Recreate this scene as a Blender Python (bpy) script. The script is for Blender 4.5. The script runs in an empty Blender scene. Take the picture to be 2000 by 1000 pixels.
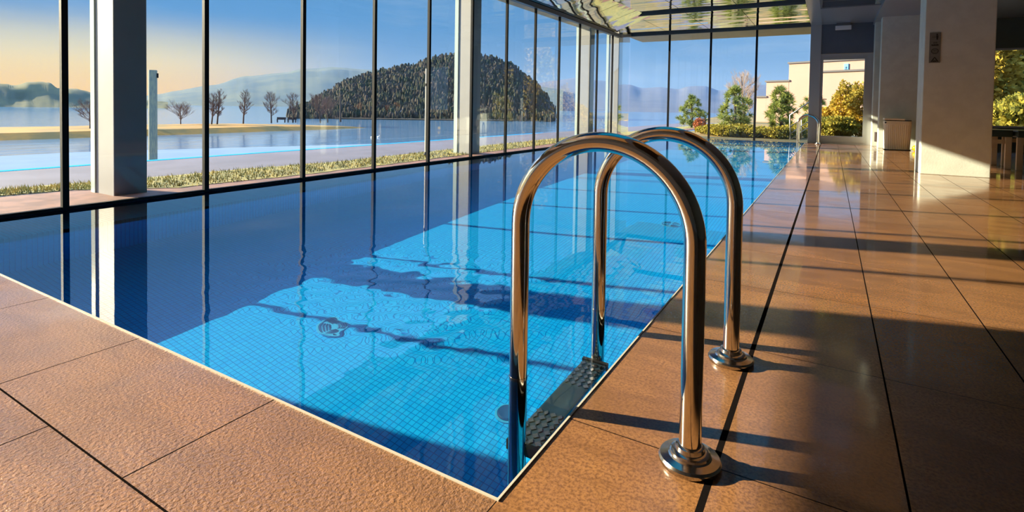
import bpy, bmesh, math, random
from mathutils import Vector, Matrix, noise
random.seed(7)
PI = math.pi
sc = bpy.context.scene
COL = sc.collection

# ------------------------------------------------------------------ camera model (frame 2000 x 1000)
YAW, PIT, ROLL = math.radians(30.5935), math.radians(1.6523), math.radians(0.9201)
FPX, CY, H = 1053.18, 239.93, 0.67
_cy, _sy, _cp, _sp = math.cos(YAW), math.sin(YAW), math.cos(PIT), math.sin(PIT)
FW = Vector((-_sy*_cp, _cy*_cp, -_sp)); RT0 = Vector((_cy, _sy, 0)); UP0 = RT0.cross(FW)
RT = RT0*math.cos(ROLL) + UP0*math.sin(ROLL); UP = UP0*math.cos(ROLL) - RT0*math.sin(ROLL)
EYE = Vector((0, 0, H))
def ray(x, y): return FW + RT*((x-1000)/FPX) - UP*((y-CY)/FPX)
def on_z(x, y, z=0.0):
    d = ray(x, y); return EYE + d*((z-H)/d.z)
def on_x(x, y, X):
    d = ray(x, y); return EYE + d*(X/d.x)
def on_y(x, y, Y):
    d = ray(x, y); return EYE + d*(Y/d.y)
def at_d(x, y, D):
    d = ray(x, y); return EYE + d*(D/math.hypot(d.x, d.y))
def z_at(x, y, p):                       # height seen at row y above the ground point p
    return at_d(x, y, math.hypot(p[0], p[1])).z

cd = bpy.data.cameras.new('camera'); cam = bpy.data.objects.new('camera', cd); COL.objects.link(cam)
cd.sensor_fit = 'HORIZONTAL'; cd.sensor_width = 36; cd.lens = FPX/2000*36
cd.shift_y = -(500-CY)/2000; cd.clip_start = 0.02; cd.clip_end = 6000
M = Matrix((RT, UP, -FW)).transposed().to_4x4(); M.translation = EYE
cam.matrix_world = M; sc.camera = cam

# ------------------------------------------------------------------ mesh helpers
class MB:
    def __init__(s): s.v = []; s.f = []
    def quad(s, a, b, c, d):
        n = len(s.v); s.v += [tuple(a), tuple(b), tuple(c), tuple(d)]; s.f.append((n, n+1, n+2, n+3)); return s
    def tri(s, a, b, c):
        n = len(s.v); s.v += [tuple(a), tuple(b), tuple(c)]; s.f.append((n, n+1, n+2)); return s
    def box(s, x0, x1, y0, y1, z0, z1):
        n = len(s.v)
        s.v += [(x0,y0,z0),(x1,y0,z0),(x1,y1,z0),(x0,y1,z0),(x0,y0,z1),(x1,y0,z1),(x1,y1,z1),(x0,y1,z1)]
        s.f += [tuple(n+i for i in q) for q in ((3,2,1,0),(4,5,6,7),(0,1,5,4),(1,2,6,5),(2,3,7,6),(3,0,4,7))]
        return s
    def prism(s, pts, z0, z1):           # pts counter-clockwise in XY
        n = len(s.v); k = len(pts)
        s.v += [(p[0], p[1], z0) for p in pts] + [(p[0], p[1], z1) for p in pts]
        s.f.append(tuple(n+k-1-i for i in range(k))); s.f.append(tuple(n+k+i for i in range(k)))
        for i in range(k):
            j = (i+1) % k; s.f.append((n+i, n+j, n+k+j, n+k+i))
        return s
    def slab(s, q, t):                   # quad q (4 points) thickened by vector t
        n = len(s.v); q = [Vector(p) for p in q]; t = Vector(t)
        s.v += [tuple(p) for p in q] + [tuple(p+t) for p in q]
        s.f += [tuple(n+i for i in f) for f in ((3,2,1,0),(4,5,6,7),(0,1,5,4),(1,2,6,5),(2,3,7,6),(3,0,4,7))]
        return s
    def tube(s, path, r, n=8, cap=True):
        path = [Vector(p) for p in path]; k = len(path)
        rs = r if isinstance(r, (list, tuple)) else [r]*k
        prev = None; base = len(s.v)
        for i, p in enumerate(path):
            t = (path[min(i+1, k-1)] - path[max(i-1, 0)]).normalized()
            if prev is None:
                a = Vector((0, 0, 1)) if abs(t.z) < 0.9 else Vector((1, 0, 0))
                u = t.cross(a).normalized()
            else:
                u = (prev - t*prev.dot(t)).normalized()
            prev = u; w = t.cross(u)
            for j in range(n):
                an = 2*PI*j/n
                s.v.append(tuple(p + (u*math.cos(an) + w*math.sin(an))*rs[i]))
        for i in range(k-1):
            for j in range(n):
                a = base+i*n+j; b = base+i*n+(j+1) % n
                s.f.append((a, b, b+n, a+n))
        if cap:
            s.f.append(tuple(base+n-1-j for j in range(n))); s.f.append(tuple(base+(k-1)*n+j for j in range(n)))
        return s
    def lathe(s, prof, c=(0, 0, 0), n=32):   # profile (r, z) bottom to top about vertical axis through c
        base = len(s.v); k = len(prof)
        for r, z in prof:
            for j in range(n):
                a = 2*PI*j/n; s.v.append((c[0]+r*math.cos(a), c[1]+r*math.sin(a), c[2]+z))
        for i in range(k-1):
            for j in range(n):
                a = base+i*n+j; b = base+i*n+(j+1) % n; s.f.append((a, b, b+n, a+n))
        s.f.append(tuple(base+n-1-j for j in range(n))); s.f.append(tuple(base+(k-1)*n+j for j in range(n)))
        return s
    def blob(s, c, r, n=8, m=6, jit=0.0):
        base = len(s.v); rx, ry, rz = r if isinstance(r, (tuple, list)) else (r, r, r)
        s.v.append((c[0], c[1], c[2]-rz))
        for i in range(1, m):
            ph = -PI/2 + PI*i/m
            for j in range(n):
                a = 2*PI*j/n; q = 1+random.uniform(-jit, jit)
                s.v.append((c[0]+rx*q*math.cos(ph)*math.cos(a), c[1]+ry*q*math.cos(ph)*math.sin(a), c[2]+rz*q*math.sin(ph)))
        s.v.append((c[0], c[1], c[2]+rz)); top = len(s.v)-1
        for j in range(n): s.f.append((base, base+1+(j+1) % n, base+1+j))
        for i in range(m-2):
            for j in range(n):
                a = base+1+i*n+j; b = base+1+i*n+(j+1) % n; s.f.append((a, b, b+n, a+n))
        for j in range(n): s.f.append((base+1+(m-2)*n+j, base+1+(m-2)*n+(j+1) % n, top))
        return s
    def build(s, name, m, parent=None, smooth=None, bevel=0, loc=None):
        me = bpy.data.meshes.new(name); off = Vector(loc) if loc else None
        vs = s.v if off is None else [(x-off.x, y-off.y, z-off.z) for x, y, z in s.v]
        me.from_pydata(vs, [], s.f); me.update()
        if bevel or smooth is not None:
            bm = bmesh.new(); bm.from_mesh(me)
            if bevel:
                bmesh.ops.bevel(bm, geom=list(bm.edges), offset=bevel, segments=2, affect='EDGES', profile=0.6)
            if smooth is not None:
                lim = math.radians(smooth)
                for f in bm.faces: f.smooth = True
                for e in bm.edges:
                    if len(e.link_faces) == 2 and e.calc_face_angle(0) > lim: e.smooth = False
            bm.to_mesh(me); bm.free()
        ms = m if isinstance(m, (list, tuple)) else [m]
        for q in ms: me.materials.append(q)
        o = bpy.data.objects.new(name, me); COL.objects.link(o)
        if off is not None: o.location = off
        if parent is not None: o.parent = parent
        return o

def tag(o, label=None, cat=None, group=None, kind=None):
    if label: o['label'] = label
    if cat: o['category'] = cat
    if group: o['group'] = group
    if kind: o['kind'] = kind
    return o
def empty(name, loc=(0, 0, 0), label=None, cat=None, group=None, kind=None):
    o = bpy.data.objects.new(name, None); COL.objects.link(o); o.location = loc; o.empty_display_size = 0.1
    return tag(o, label, cat, group, kind)
def struct(o, label=None): o['kind'] = 'structure'; return tag(o, label)
def copy_tree(o, parent=None):
    c = o.copy(); COL.objects.link(c)
    if parent is not None: c.parent = parent
    for ch in list(o.children): copy_tree(ch, c)
    return c

# ------------------------------------------------------------------ material helpers
class NT:
    def __init__(s, tree): s.t = tree; s.L = tree.links
    def n(s, kind, **kw):
        x = s.t.nodes.new(kind)
        for k, v in kw.items(): setattr(x, k, v)
        return x
    def put(s, sock, v):
        if isinstance(v, bpy.types.NodeSocket): s.L.new(v, sock)
        elif v is not None: sock.default_value = v
    def m(s, op, a, b=None, c=None, clamp=False):
        x = s.n('ShaderNodeMath', operation=op, use_clamp=clamp)
        for i, v in enumerate((a, b, c)):
            if v is not None: s.put(x.inputs[i], v)
        return x.outputs[0]
    def mix(s, f, a, b, blend='MIX'):
        x = s.n('ShaderNodeMix', data_type='RGBA', blend_type=blend)
        s.put(x.inputs[0], f); s.put(x.inputs[6], a if isinstance(a, bpy.types.NodeSocket) else (*a, 1) if len(a) == 3 else a)
        s.put(x.inputs[7], b if isinstance(b, bpy.types.NodeSocket) else (*b, 1) if len(b) == 3 else b)
        return x.outputs[2]
    def noise(s, scale, detail=4, rough=0.55, vec=None, dist=0.0):
        x = s.n('ShaderNodeTexNoise'); s.put(x.inputs['Scale'], scale); s.put(x.inputs['Detail'], detail)
        s.put(x.inputs['Roughness'], rough); s.put(x.inputs['Distortion'], dist)
        if vec is not None: s.L.new(vec, x.inputs['Vector'])
        return x.outputs['Fac']
    def rng(s, v, a, b, c=0.0, d=1.0, smooth=True):
        x = s.n('ShaderNodeMapRange', interpolation_type='SMOOTHSTEP' if smooth else 'LINEAR')
        for i, q in enumerate((v, a, b, c, d)): s.put(x.inputs[i], q)
        return x.outputs[0]
    def obj(s): return s.n('ShaderNodeTexCoord').outputs['Object']
    def scalev(s, vec, sc_):
        x = s.n('ShaderNodeMapping'); s.L.new(vec, x.inputs['Vector']); x.inputs['Scale'].default_value = sc_
        return x.outputs[0]
    def xyz(s, vec):
        x = s.n('ShaderNodeSeparateXYZ'); s.L.new(vec, x.inputs[0]); return x.outputs
    def bump(s, h, strength=0.3, dist=0.01):
        x = s.n('ShaderNodeBump'); x.inputs['Strength'].default_value = strength; x.inputs['Distance'].default_value = dist
        s.put(x.inputs['Height'], h); return x.outputs[0]
def newmat(name):
    m = bpy.data.materials.new(name); m.use_nodes = True; nt = NT(m.node_tree)
    b = m.node_tree.nodes['Principled BSDF']; return m, nt, b
def mat(name, col, rough=0.5, metal=0.0, var=0.0, vscale=8.0, bump=0.0, bscale=40.0, col2=None, spec=0.5, stretch=None):
    m, nt, b = newmat(name)
    b.inputs['Roughness'].default_value = rough; b.inputs['Metallic'].default_value = metal
    b.inputs['Specular IOR Level'].default_value = spec
    v = nt.obj()
    if stretch: v = nt.scalev(v, stretch)
    if col2 or var:
        c2 = col2 if col2 else tuple(min(1, max(0, c*(1-var))) for c in col)
        f = nt.rng(nt.noise(vscale, 5, 0.6, v), 0.35, 0.65)
        nt.put(b.inputs['Base Color'], nt.mix(f, col, c2))
    else: b.inputs['Base Color'].default_value = (*col, 1)
    if bump: nt.put(b.inputs['Normal'], nt.bump(nt.noise(bscale, 4, 0.6, v), bump, 0.004))
    return m

def glass_mat(name, tint=(0.93, 0.97, 0.98), ior=1.42):
    m, nt, b = newmat(name); m.node_tree.nodes.remove(b)
    out = m.node_tree.nodes['Material Output']
    tr = nt.n('ShaderNodeBsdfTransparent'); tr.inputs[0].default_value = (*tint, 1)
    gl = nt.n('ShaderNodeBsdfGlossy'); gl.inputs['Roughness'].default_value = 0.0; gl.inputs[0].default_value = (1, 1, 1, 1)
    fr = nt.n('ShaderNodeFresnel'); gm = nt.n('ShaderNodeNewGeometry')
    nt.put(fr.inputs['IOR'], nt.m('ADD', ior, nt.m('MULTIPLY', gm.outputs['Backfacing'], 1/ior-ior)))
    mx = nt.n('ShaderNodeMixShader'); nt.L.new(fr.outputs[0], mx.inputs[0]); nt.L.new(tr.outputs[0], mx.inputs[1]); nt.L.new(gl.outputs[0], mx.inputs[2])
    nt.L.new(mx.outputs[0], out.inputs['Surface']); return m

GLASS = glass_mat('pane_glass')
DARK = mat('black_aluminium', (0.004, 0.0045, 0.007), 0.6, 0.0, spec=0.2)
BAR = mat('grey_steel_bar', (0.07, 0.085, 0.10), 0.4, 0.2)
CREAM = mat('pale_column_cladding', (0.38, 0.385, 0.375), 0.45, 0, var=0.06, vscale=3)
FLANGE = mat('pale_green_glass_edge', (0.55, 0.66, 0.62), 0.2)
PLASTER = mat('pale_plaster', (0.68, 0.74, 0.68), 0.7, 0, var=0.10, vscale=6, bump=0.25, bscale=60)
NAVY = mat('slate_blue_plaster', (0.10, 0.125, 0.165), 0.5, 0, var=0.06, vscale=5)
SOFFIT = mat('grey_blue_ceiling_board', (0.26, 0.31, 0.36), 0.28, 0, var=0.05)
FRAME = mat('grey_door_frame', (0.40, 0.41, 0.42), 0.4)
EAVE = mat('beige_eave_board', (0.46, 0.41, 0.33), 0.7, 0, var=0.12, vscale=5)
COPING = mat('white_edge_strip', (0.58, 0.55, 0.47), 0.4)
STEEL = mat('polished_steel', (0.68, 0.65, 0.60), 0.08, 1.0)
STEEL2 = mat('brushed_steel', (0.55, 0.53, 0.50), 0.16, 1.0, var=0.12, vscale=30)
DEEPGREEN = mat('dark_green_grey_wall', (0.085, 0.11, 0.10), 0.6, 0, var=0.06)

# mirror ceiling panels: polished metal sheet with slow waves
def mirror_mat():
    m, nt, b = newmat('polished_metal_ceiling')
    b.inputs['Metallic'].default_value = 1.0; b.inputs['Roughness'].default_value = 0.04
    b.inputs['Base Color'].default_value = (0.70, 0.71, 0.70, 1)
    v = nt.scalev(nt.obj(), (0.20, 1.0, 1))
    nt.put(b.inputs['Normal'], nt.bump(nt.noise(1.2, 2, 0.5, v), 0.5, 0.08)); return m
MIRROR = mirror_mat()

# ------------------------------------------------------------------ floor
EX, EY = -0.472, 0.770          # pool right edge, pool near edge
GX, FY = -4.055, 13.5           # left glass line, far glass line
ZC = 2.57                       # ceiling
def deck_mat(name, near):
    m, nt, b = newmat(name); v = nt.obj(); x, y, z = nt.xyz(v)
    def joint(co, org, per, w):
        f = nt.m('FRACT', nt.m('DIVIDE', nt.m('SUBTRACT', co, org), per))
        d = nt.m('MULTIPLY', nt.m('MINIMUM', f, nt.m('SUBTRACT', 1.0, f)), per)
        return nt.m('LESS_THAN', d, w)
    def tid(co, org, per): return nt.m('FLOOR', nt.m('DIVIDE', nt.m('SUBTRACT', co, org), per))
    if near:
        row = tid(y, EY, 0.31)
        odd = nt.m('ABSOLUTE', nt.m('MODULO', row, 2.0))       # rows counted back from the pool edge: -1, -2 ...
        org = nt.m('ADD', -1.066, nt.m('MULTIPLY', nt.m('SUBTRACT', 1.0, odd), 0.30))
        jx = joint(x, org, 0.60, 0.0018); jy = joint(y, EY, 0.31, 0.0020)
        j = nt.m('MAXIMUM', jx, jy)
        cell = nt.m('ADD', nt.m('MULTIPLY', row, 7.3), tid(x, org, 0.60))
    else:
        jx = joint(x, EX, 0.303, 0.0020); jy = joint(y, 1.055, 0.585, 0.0013)
        wide = nt.m('LESS_THAN', nt.m('ABSOLUTE', nt.m('SUBTRACT', x, -0.171)), 0.0062)
        j = nt.m('MAXIMUM', nt.m('MAXIMUM', jx, jy), wide)
        cell = nt.m('ADD', nt.m('MULTIPLY', tid(x, EX, 0.303), 5.7), tid(y, 1.055, 0.585))
    wn = nt.n('ShaderNodeTexWhiteNoise', noise_dimensions='1D'); nt.L.new(cell, wn.inputs['W'])
    tone = wn.outputs['Value']
    streak = nt.noise(3.2, 8, 0.62, nt.scalev(v, (1.0, 2.6, 1)), 0.7)
    fine = nt.noise(150, 3, 0.7, v)
    c = nt.mix(nt.rng(streak, 0.34, 0.68), (0.43, 0.200, 0.074), (0.27, 0.122, 0.046))
    c = nt.mix(nt.rng(fine, 0.38, 0.66), c, nt.mix(0.75, c, (0.13, 0.055, 0.022)))
    c = nt.mix(nt.m('MULTIPLY', tone, 0.30), c, (0.30, 0.17, 0.095))
    c = nt.mix(j, c, (0.010, 0.008, 0.008)); nt.put(b.inputs['Specular IOR Level'], nt.m('MULTIPLY', nt.m('SUBTRACT', 1.0, j), 0.5))
    nt.put(b.inputs['Base Color'], c)
    wet = nt.rng(nt.noise(1.5, 4, 0.55, v), 0.42, 0.60)
    r = 0.34 if near else 0.26
    r = nt.m('ADD', r, nt.m('MULTIPLY', j, 0.4))
    nt.put(b.inputs['Roughness'], r)
    grain = nt.noise(125 if near else 160, 3, 0.6, v)
    h = nt.m('SUBTRACT', nt.m('MULTIPLY', grain, 0.7 if near else 0.26), nt.m('MULTIPLY', j, 1.6))
    nt.put(b.inputs['Normal'], nt.bump(h, 0.9 if near else 0.40, 0.0042))
    # film of water over the stone
    b.inputs['Coat IOR'].default_value = 1.47 if near else 1.38
    if near:
        nt.put(b.inputs['Coat Weight'], nt.m('MULTIPLY', nt.m('SUBTRACT', 1.0, j), nt.m('ADD', .25, nt.m('MULTIPLY', wet, .50)))); b.inputs['Coat Roughness'].default_value = .10
        nt.put(b.inputs['Coat Normal'], nt.bump(h, 0.95, 0.0036))
    else:
        nt.put(b.inputs['Coat Weight'], nt.m('MULTIPLY', nt.m('SUBTRACT', 1.0, j), nt.m('ADD', .6, nt.m('MULTIPLY', wet, .4)))); nt.put(b.inputs['Coat Roughness'], nt.m('SUBTRACT', .085, nt.m('MULTIPLY', wet, .07)))
        nt.put(b.inputs['Coat Normal'], nt.bump(h, 0.05, 0.0030))
    return m
D_NEAR, D_SIDE = deck_mat('wet_brown_stone_tiles_pool_end', True), deck_mat('wet_brown_stone_tiles_pool_side', False)
XR, YB = 3.2, -3.2              # right wall, back wall
fl = MB()
fl.box(GX, EX, YB, EY, -0.006, 0.0); nf = len(fl.f); fl.box(EX, XR, YB, FY, -0.20, 0.0)
floor = struct(fl.build('floor', [D_NEAR, D_SIDE]), 'wet brown stone tile floor around the blue pool')
for i, p in enumerate(floor.data.polygons): p.material_index = 0 if i < nf else 1

# ------------------------------------------------------------------ pool basin
DEP, WZ = -1.30, -0.009
CX = -4.50                      # far left corner of the glass
def mosaic(name, ax):
    m, nt, b = newmat(name); c3 = nt.xyz(nt.obj()); P = 0.026
    js = []; ids = []
    for k, a in enumerate(ax):
        f = nt.m('FRACT', nt.m('DIVIDE', c3[a], P)); d = nt.m('MINIMUM', f, nt.m('SUBTRACT', 1.0, f))
        js.append(nt.m('LESS_THAN', d, 0.062)); ids.append(nt.m('FLOOR', nt.m('DIVIDE', c3[a], P)))
    j = nt.m('MAXIMUM', js[0], js[1])
    wn = nt.n('ShaderNodeTexWhiteNoise', noise_dimensions='1D')
    nt.L.new(nt.m('ADD', nt.m('MULTIPLY', ids[0], 131.7), ids[1]), wn.inputs['W'])
    c = nt.mix(wn.outputs['Value'], (0.003, 0.41, 0.93), (0.008, 0.48, 0.97))
    c = nt.mix(j, c, (0.002, 0.19, 0.60))
    nt.put(b.inputs['Base Color'], c); b.inputs['Roughness'].default_value = 0.35; b.inputs['Specular IOR Level'].default_value = 0.15
    return m
T_F, T_X, T_Y = mosaic('blue_mosaic_floor', (0, 1)), mosaic('blue_mosaic_long_wall', (1, 2)), mosaic('blue_mosaic_end_wall', (0, 2))
pool_parts = []
pb = MB(); pb.prism([(GX-.1, EY-.1), (EX+.1, EY-.1), (EX+.1, FY+.1), (CX-.1, FY+.1), (CX-.1, 11.5), (GX-.1, 11.4)], DEP-.1, DEP)
pool_parts.append(struct(pb.build('pool_floor', T_F), 'blue mosaic tiled floor of the pool'))
pool_parts.append(struct(MB().box(EX, EX+.1, EY-.1, FY, DEP, -0.04).build('pool_wall_right', T_X), 'blue mosaic pool wall under the ladder side'))
# the end wall and the lake side wall stop below the surface: an unseen recess added under deck and paving lets refracted sun reach the floor
LEDGE = -0.62
nwall = MB(); nwall.box(GX-.1, EX+.1, EY-.1, EY, DEP, LEDGE).box(-6.9, EX+.1, -1.0, EY-.1, LEDGE-.1, LEDGE).box(-6.9, EX+.1, -1.1, -1.0, LEDGE-.1, -0.03)
pool_parts.append(struct(nwall.build('pool_wall_near', T_Y)))
pool_parts.append(struct(MB().box(-7.0, EX+.1, FY+.03, FY+.13, DEP, -0.03).build('pool_wall_far', T_Y)))
lw = MB(); lw.prism([(GX-.13, EY-.1), (GX-.03, EY-.1), (GX-.03, 11.5), (CX-.03, FY+.03), (CX-.13, FY+.03), (GX-.13, 11.5)], DEP, LEDGE)
lw.box(-6.9, GX-.03, EY-.1, 11.5, LEDGE-.1, LEDGE-.001).box(-6.9, CX-.03, 11.5, FY, LEDGE-.1, LEDGE-.001).box(-7.0, -6.9, -1.1, FY, LEDGE-.1, -0.03)
pool_parts.append(struct(lw.build('pool_wall_left', T_X)))
# white strip round the two open edges
cp = MB(); w = 0.0045
cp.box(GX, EX+w, EY-w, EY, -0.05, 0.0025); cp.box(EX, EX+w, EY, FY, -0.05, 0.0025)
struct(cp.build('trim_1', COPING), 'thin white strip along the pool edge')

# water surface: real ripples where the inlet stirs it
def wave(x, y):
    g = math.exp(-(((x+1.45)/0.52)**2 + ((y-1.55)/0.42)**2)) + 0.55*math.exp(-(((x+1.05)/0.30)**2 + ((y-1.25)/0.22)**2)) + 0.04*math.exp(-(((x+2.3)/1.2)**2 + ((y-3.6)/1.6)**2))
    h = noise.noise(Vector((x*15, y*15, 0.3)))*1.2 + noise.noise(Vector((x*31, y*31, 4.1)))*0.75
    calm = noise.noise(Vector((x*2.0, y*1.2, 9)))*0.00012*max(0, 1-(y-1.0)/3.5)
    return WZ + g*h*0.0016 + calm*0.6
wm = MB(); xs = []
x = -6.40  # water also extended unseen under paving and deck, added to refract sun onto floor
while x < GX-.03: xs.append(x); x += 0.45
x = GX-.03
while x < EX: xs.append(x); x += 0.018 if x > -2.6 else 0.05
xs.append(EX)
ys = [-0.95, -0.5, -0.1, 0.35]; y = EY
while y < FY: ys.append(y); y += 0.018 if y < 2.9 else (0.06 if y < 6 else 0.18)
ys.append(FY+.03)
for y in ys:
    for i, x in enumerate(xs):
        xx = x
        if y > 11.5: xx = x + (1-(x-xs[0])/(xs[-1]-xs[0]))*(CX-GX)*(y-11.5)/(FY-11.5)
        wm.v.append((xx, y, wave(xx, y)))
nx = len(xs)
for j in range(len(ys)-1):
    for i in range(nx-1):
        a = j*nx+i; wm.f.append((a, a+1, a+nx+1, a+nx))
WATER, nt, b = newmat('pool_water'); WATER.node_tree.nodes.remove(b)
g = nt.n('ShaderNodeBsdfGlass'); g.inputs['IOR'].default_value = 1.333; g.inputs['Roughness'].default_value = 0.0; g.inputs['Color'].default_value = (0.97, 0.995, 1, 1)
nt.L.new(g.outputs[0], WATER.node_tree.nodes['Material Output'].inputs['Surface'])
water = wm.build('pool_water', WATER, smooth=180)
tag(water, 'clear pool water filling the tiled basin up to the floor edge', 'water', kind='stuff')
water.cycles.is_caustics_caster = True

# ------------------------------------------------------------------ glazing: left side, far corner, far end
win_n = [0]
def window(p0, p1, z0, z1, mull=0.034, dep=0.032, rail=True, mm=DARK):
    """one bay from floor point p0 to p1; the dark mullion stands at p0"""
    win_n[0] += 1
    p0, p1 = Vector((*p0, 0)), Vector((*p1, 0)); d = (p1-p0); L = d.length; d.normalize(); nrm = Vector((d.y, -d.x, 0))
    w = empty('window_%d' % win_n[0], p0); w['kind'] = 'structure'
    def bx(a0, a1, t0, t1, za, zb):
        q = [d*a0+nrm*t0, d*a1+nrm*t0, d*a1+nrm*t1, d*a0+nrm*t1]
        if (q[1]-q[0]).cross(q[2]-q[1]).z < 0: q.reverse()
        return MB().prism([(v.x, v.y) for v in q], za, zb)
    bx(mull/2, L-mull/2, -0.004, 0.004, z0, z1).build('pane', GLASS, w)
    if mm: bx(-mull/2, mull/2, -dep/2, dep/2, z0-.006, z1).build('mullion', mm, w)
    if rail: bx(0, L, -0.010, 0.010, z0-0.006, z0+0.012).build('sill', DARK, w)
    return w
ZL = 2.27
MY = [0.84] + [1.451 + 0.8705*k for k in range(12)]     # left mullions along Y
MY = [-3.2, 0.70] + MY[1:]
for a, b2 in zip(MY[:-1], MY[1:]):
    if b2 < 11.6: window((GX, a), (GX, b2), 0.0, 1.55 if b2 < 0.9 else ZL+.06)
window((GX, 11.03), (GX+0.0, 11.45), 0.0, ZL+.06)
window((GX, 11.45), (CX, FY), 0.0, ZC, mm=None)
FM = [CX, -3.486, -2.508, -1.507, -0.43]
for i, (a, b2) in enumerate(zip(FM[:-1], FM[1:])):
    window((a, FY), (b2, FY), 0.0, ZC+.02, mull=0.045, mm=None if i == 0 else DARK, rail=False)
# steel bars at the head of the glass
struct(MB().box(GX-.04, GX+.04, 0.6, 11.46, ZL-.035, ZL+.035).build('trim_2', BAR), 'grey steel bar along the head of the lake side glass')
hb = MB(); hb.slab([(GX-.04, 11.44, ZL-.035), (GX+.04, 11.44, ZL-.035), (CX+.04, FY, ZC-.04), (CX-.04, FY, ZC-.04)], (0, 0, .07))
struct(hb.build('trim_3', BAR))
struct(MB().box(CX-.04, -0.43, FY-.045, FY+.045, ZC-.045, ZC+.03).build('trim_4', BAR), 'grey steel bar along the head of the far glass')
# the low-headed bay beside and behind the camera
struct(MB().box(GX-.10, GX+.06, YB, 0.84, 1.51, ZC+.2).build('wall_left', PLASTER))
struct(MB().box(GX-.08, GX+.05, 0.62, 0.84, -0.005, 1.6).build('trim_5', CREAM))

# columns just outside the lake side glass
def column(y0, y1, dp, lab):
    o = empty('column', (GX-.195, (y0+y1)/2, 0)); struct(o, lab)
    c = o.location
    MB().box(-dp, .0, -(y1-y0)/2, (y1-y0)/2, -0.005, 2.7).build('shaft', CREAM, o, bevel=.006)
    MB().box(-dp-.06, -dp, -(y1-y0)/2-.01, -(y1-y0)/2+.03, -0.005, 2.7).build('edge_profile', FLANGE, o)
cols = [(1.799, 2.009, 'pale square column nearest the camera outside the lake side glass'),
        (6.10, 6.302, 'second pale square column along the lake side glass'),
        (10.25, 10.50, 'third pale square column along the lake side glass'),
        (11.98, 12.25, 'pale square column at the far corner of the glass')]
for (a, b2, l), dp in zip(cols, (.26, .24, .24, .24)): column(a, b2, dp, l)

# ------------------------------------------------------------------ ceiling, eaves, roof
ceil = MB()
seg = [(-3.2, 1.45)] + [(1.451+0.8705*k, 1.451+0.8705*(k+1)) for k in range(11)]
for k, (a, b2) in enumerate(seg):               # sloping outer strip, panel by panel
    ceil.slab([(GX, a+.006, ZL+.03), (GX, b2-.006, ZL+.03), (-3.25, b2-.006, ZC), (-3.25, a+.006, ZC)], (0, 0, .03))
rows = [(10.6, 13.5, 0.0), (7.9, 10.6, 0.72), (5.2, 7.9, 0.9), (2.5, 5.2, 0.9), (-3.2, 2.5, 0.4)]
cols_x = [-4.6, -3.486, -2.508, -1.507, -0.43]
for (a, b2, t) in rows:
    dz = (b2-a)*math.tan(math.radians(t))
    for xa, xb in zip(cols_x[:-1], cols_x[1:]):
        if xa < -4 and a < 10: xa = -3.25; 
        if xa >= xb: continue
        ceil.slab([(xa+.005, a+.005, ZC-dz), (xb-.005, a+.005, ZC-dz), (xb-.005, b2-.005, ZC), (xa+.005, b2-.005, ZC)], (0, 0, .03))
for (a, b2, t) in [(5.2, 11.4, 0.5), (-3.2, 5.2, .3)]:
    dz = (b2-a)*math.tan(math.radians(t))
    ceil.slab([(-.22, a, ZC-dz), (.70, a, ZC-dz), (.70, b2, ZC), (-.22, b2, ZC)], (0, 0, .03))
jt = MB()
for yy in (10.6, 7.9, 5.2): jt.box(-3.25 if yy < 10 else -4.3, -.43, yy-.014, yy+.014, ZC-.042, ZC+.02)
struct(jt.build('trim_10', BAR), 'dark joints between the rows of reflecting ceiling panels')
struct(ceil.build('ceiling', MIRROR), 'polished metal ceiling panels reflecting the grass outside')
struct(MB().box(-.43, -.22, YB, FY, ZC-.015, ZC+.1).build('trim_6', SOFFIT))
struct(MB().box(-.22, .72, 11.4, FY, ZC-.01, ZC+.1).build('trim_7', SOFFIT), 'plain blue grey ceiling board in front of the glass door')
struct(MB().box(.70, XR, YB, FY, 2.50, 2.72).build('trim_8', SOFFIT), 'lower ceiling over the pillars')
struct(MB().prism([(GX-.55, YB-.3), (XR+.5, YB-.3), (XR+.5, FY+2.3), (CX-.6, FY+2.3), (CX-.6, 11.6), (GX-.55, 11.0)], 2.80, 3.0).build('roof', PLASTER))
ev = MB(); ev.prism([(GX-.545, .6), (GX-.05, .6), (GX-.05, 11.5), (CX-.05, FY), (-.2, FY+.05), (3.4, FY+.05), (3.4, FY+2.2), (CX-.55, FY+2.2), (CX-.55, 11.9), (GX-.545, 11.2)], 2.36, 2.40)
# eave on the lake side hangs lower than the far one
ev = MB(); ev.box(GX-.545, GX-.04, .7, 11.45, 2.36, 2.80); struct(ev.build('eave_side', EAVE), 'beige eave board outside along the lake side glass')
ev = MB(); ev.box(CX-.35, 3.4, FY+.05, FY+2.2, ZC+.08, 2.80); struct(ev.build('eave_end', EAVE), 'beige eave board outside above the far glass')

# ------------------------------------------------------------------ far wall with the glass door
P = MB(); P.box(-.43, -.225, FY-.05, FY+.10, -.1, ZC); struct(P.build('trim_9', FRAME), 'grey post between the far glass and the door')
wf = MB(); wf.box(-.225, .76, FY-.02, FY+.12, 1.93, ZC+.1); struct(wf.build('wall_far', NAVY), 'dark slate blue wall above the glass door')
wf2 = MB(); wf2.box(.75, 1.6, FY-.02, FY+.12, -.1, 2.6).box(1.6, XR+.1, FY-.02, FY+.12, 1.93, 2.6).box(1.6, XR+.1, FY-.02, FY+.12, -.1, .43).box(3.15, XR+.1, FY-.02, FY+.12, .43, 1.93); struct(wf2.build('wall_end', DEEPGREEN), 'dark green grey wall around the garden window')
dr = empty('door_1', (.2, FY, 0)); struct(dr, 'glass door in a grey frame at the far end of the deck')
f = MB(); f.box(-.425, -.40, -.03, .04, 0, 1.92).box(.40, .55, -.03, .04, 0, 1.92).box(-.40, .40, -.03, .04, 1.83, 1.92).box(-.40, .40, -.03, .04, 0, .04)
f.build('door_frame', FRAME, dr)
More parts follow.
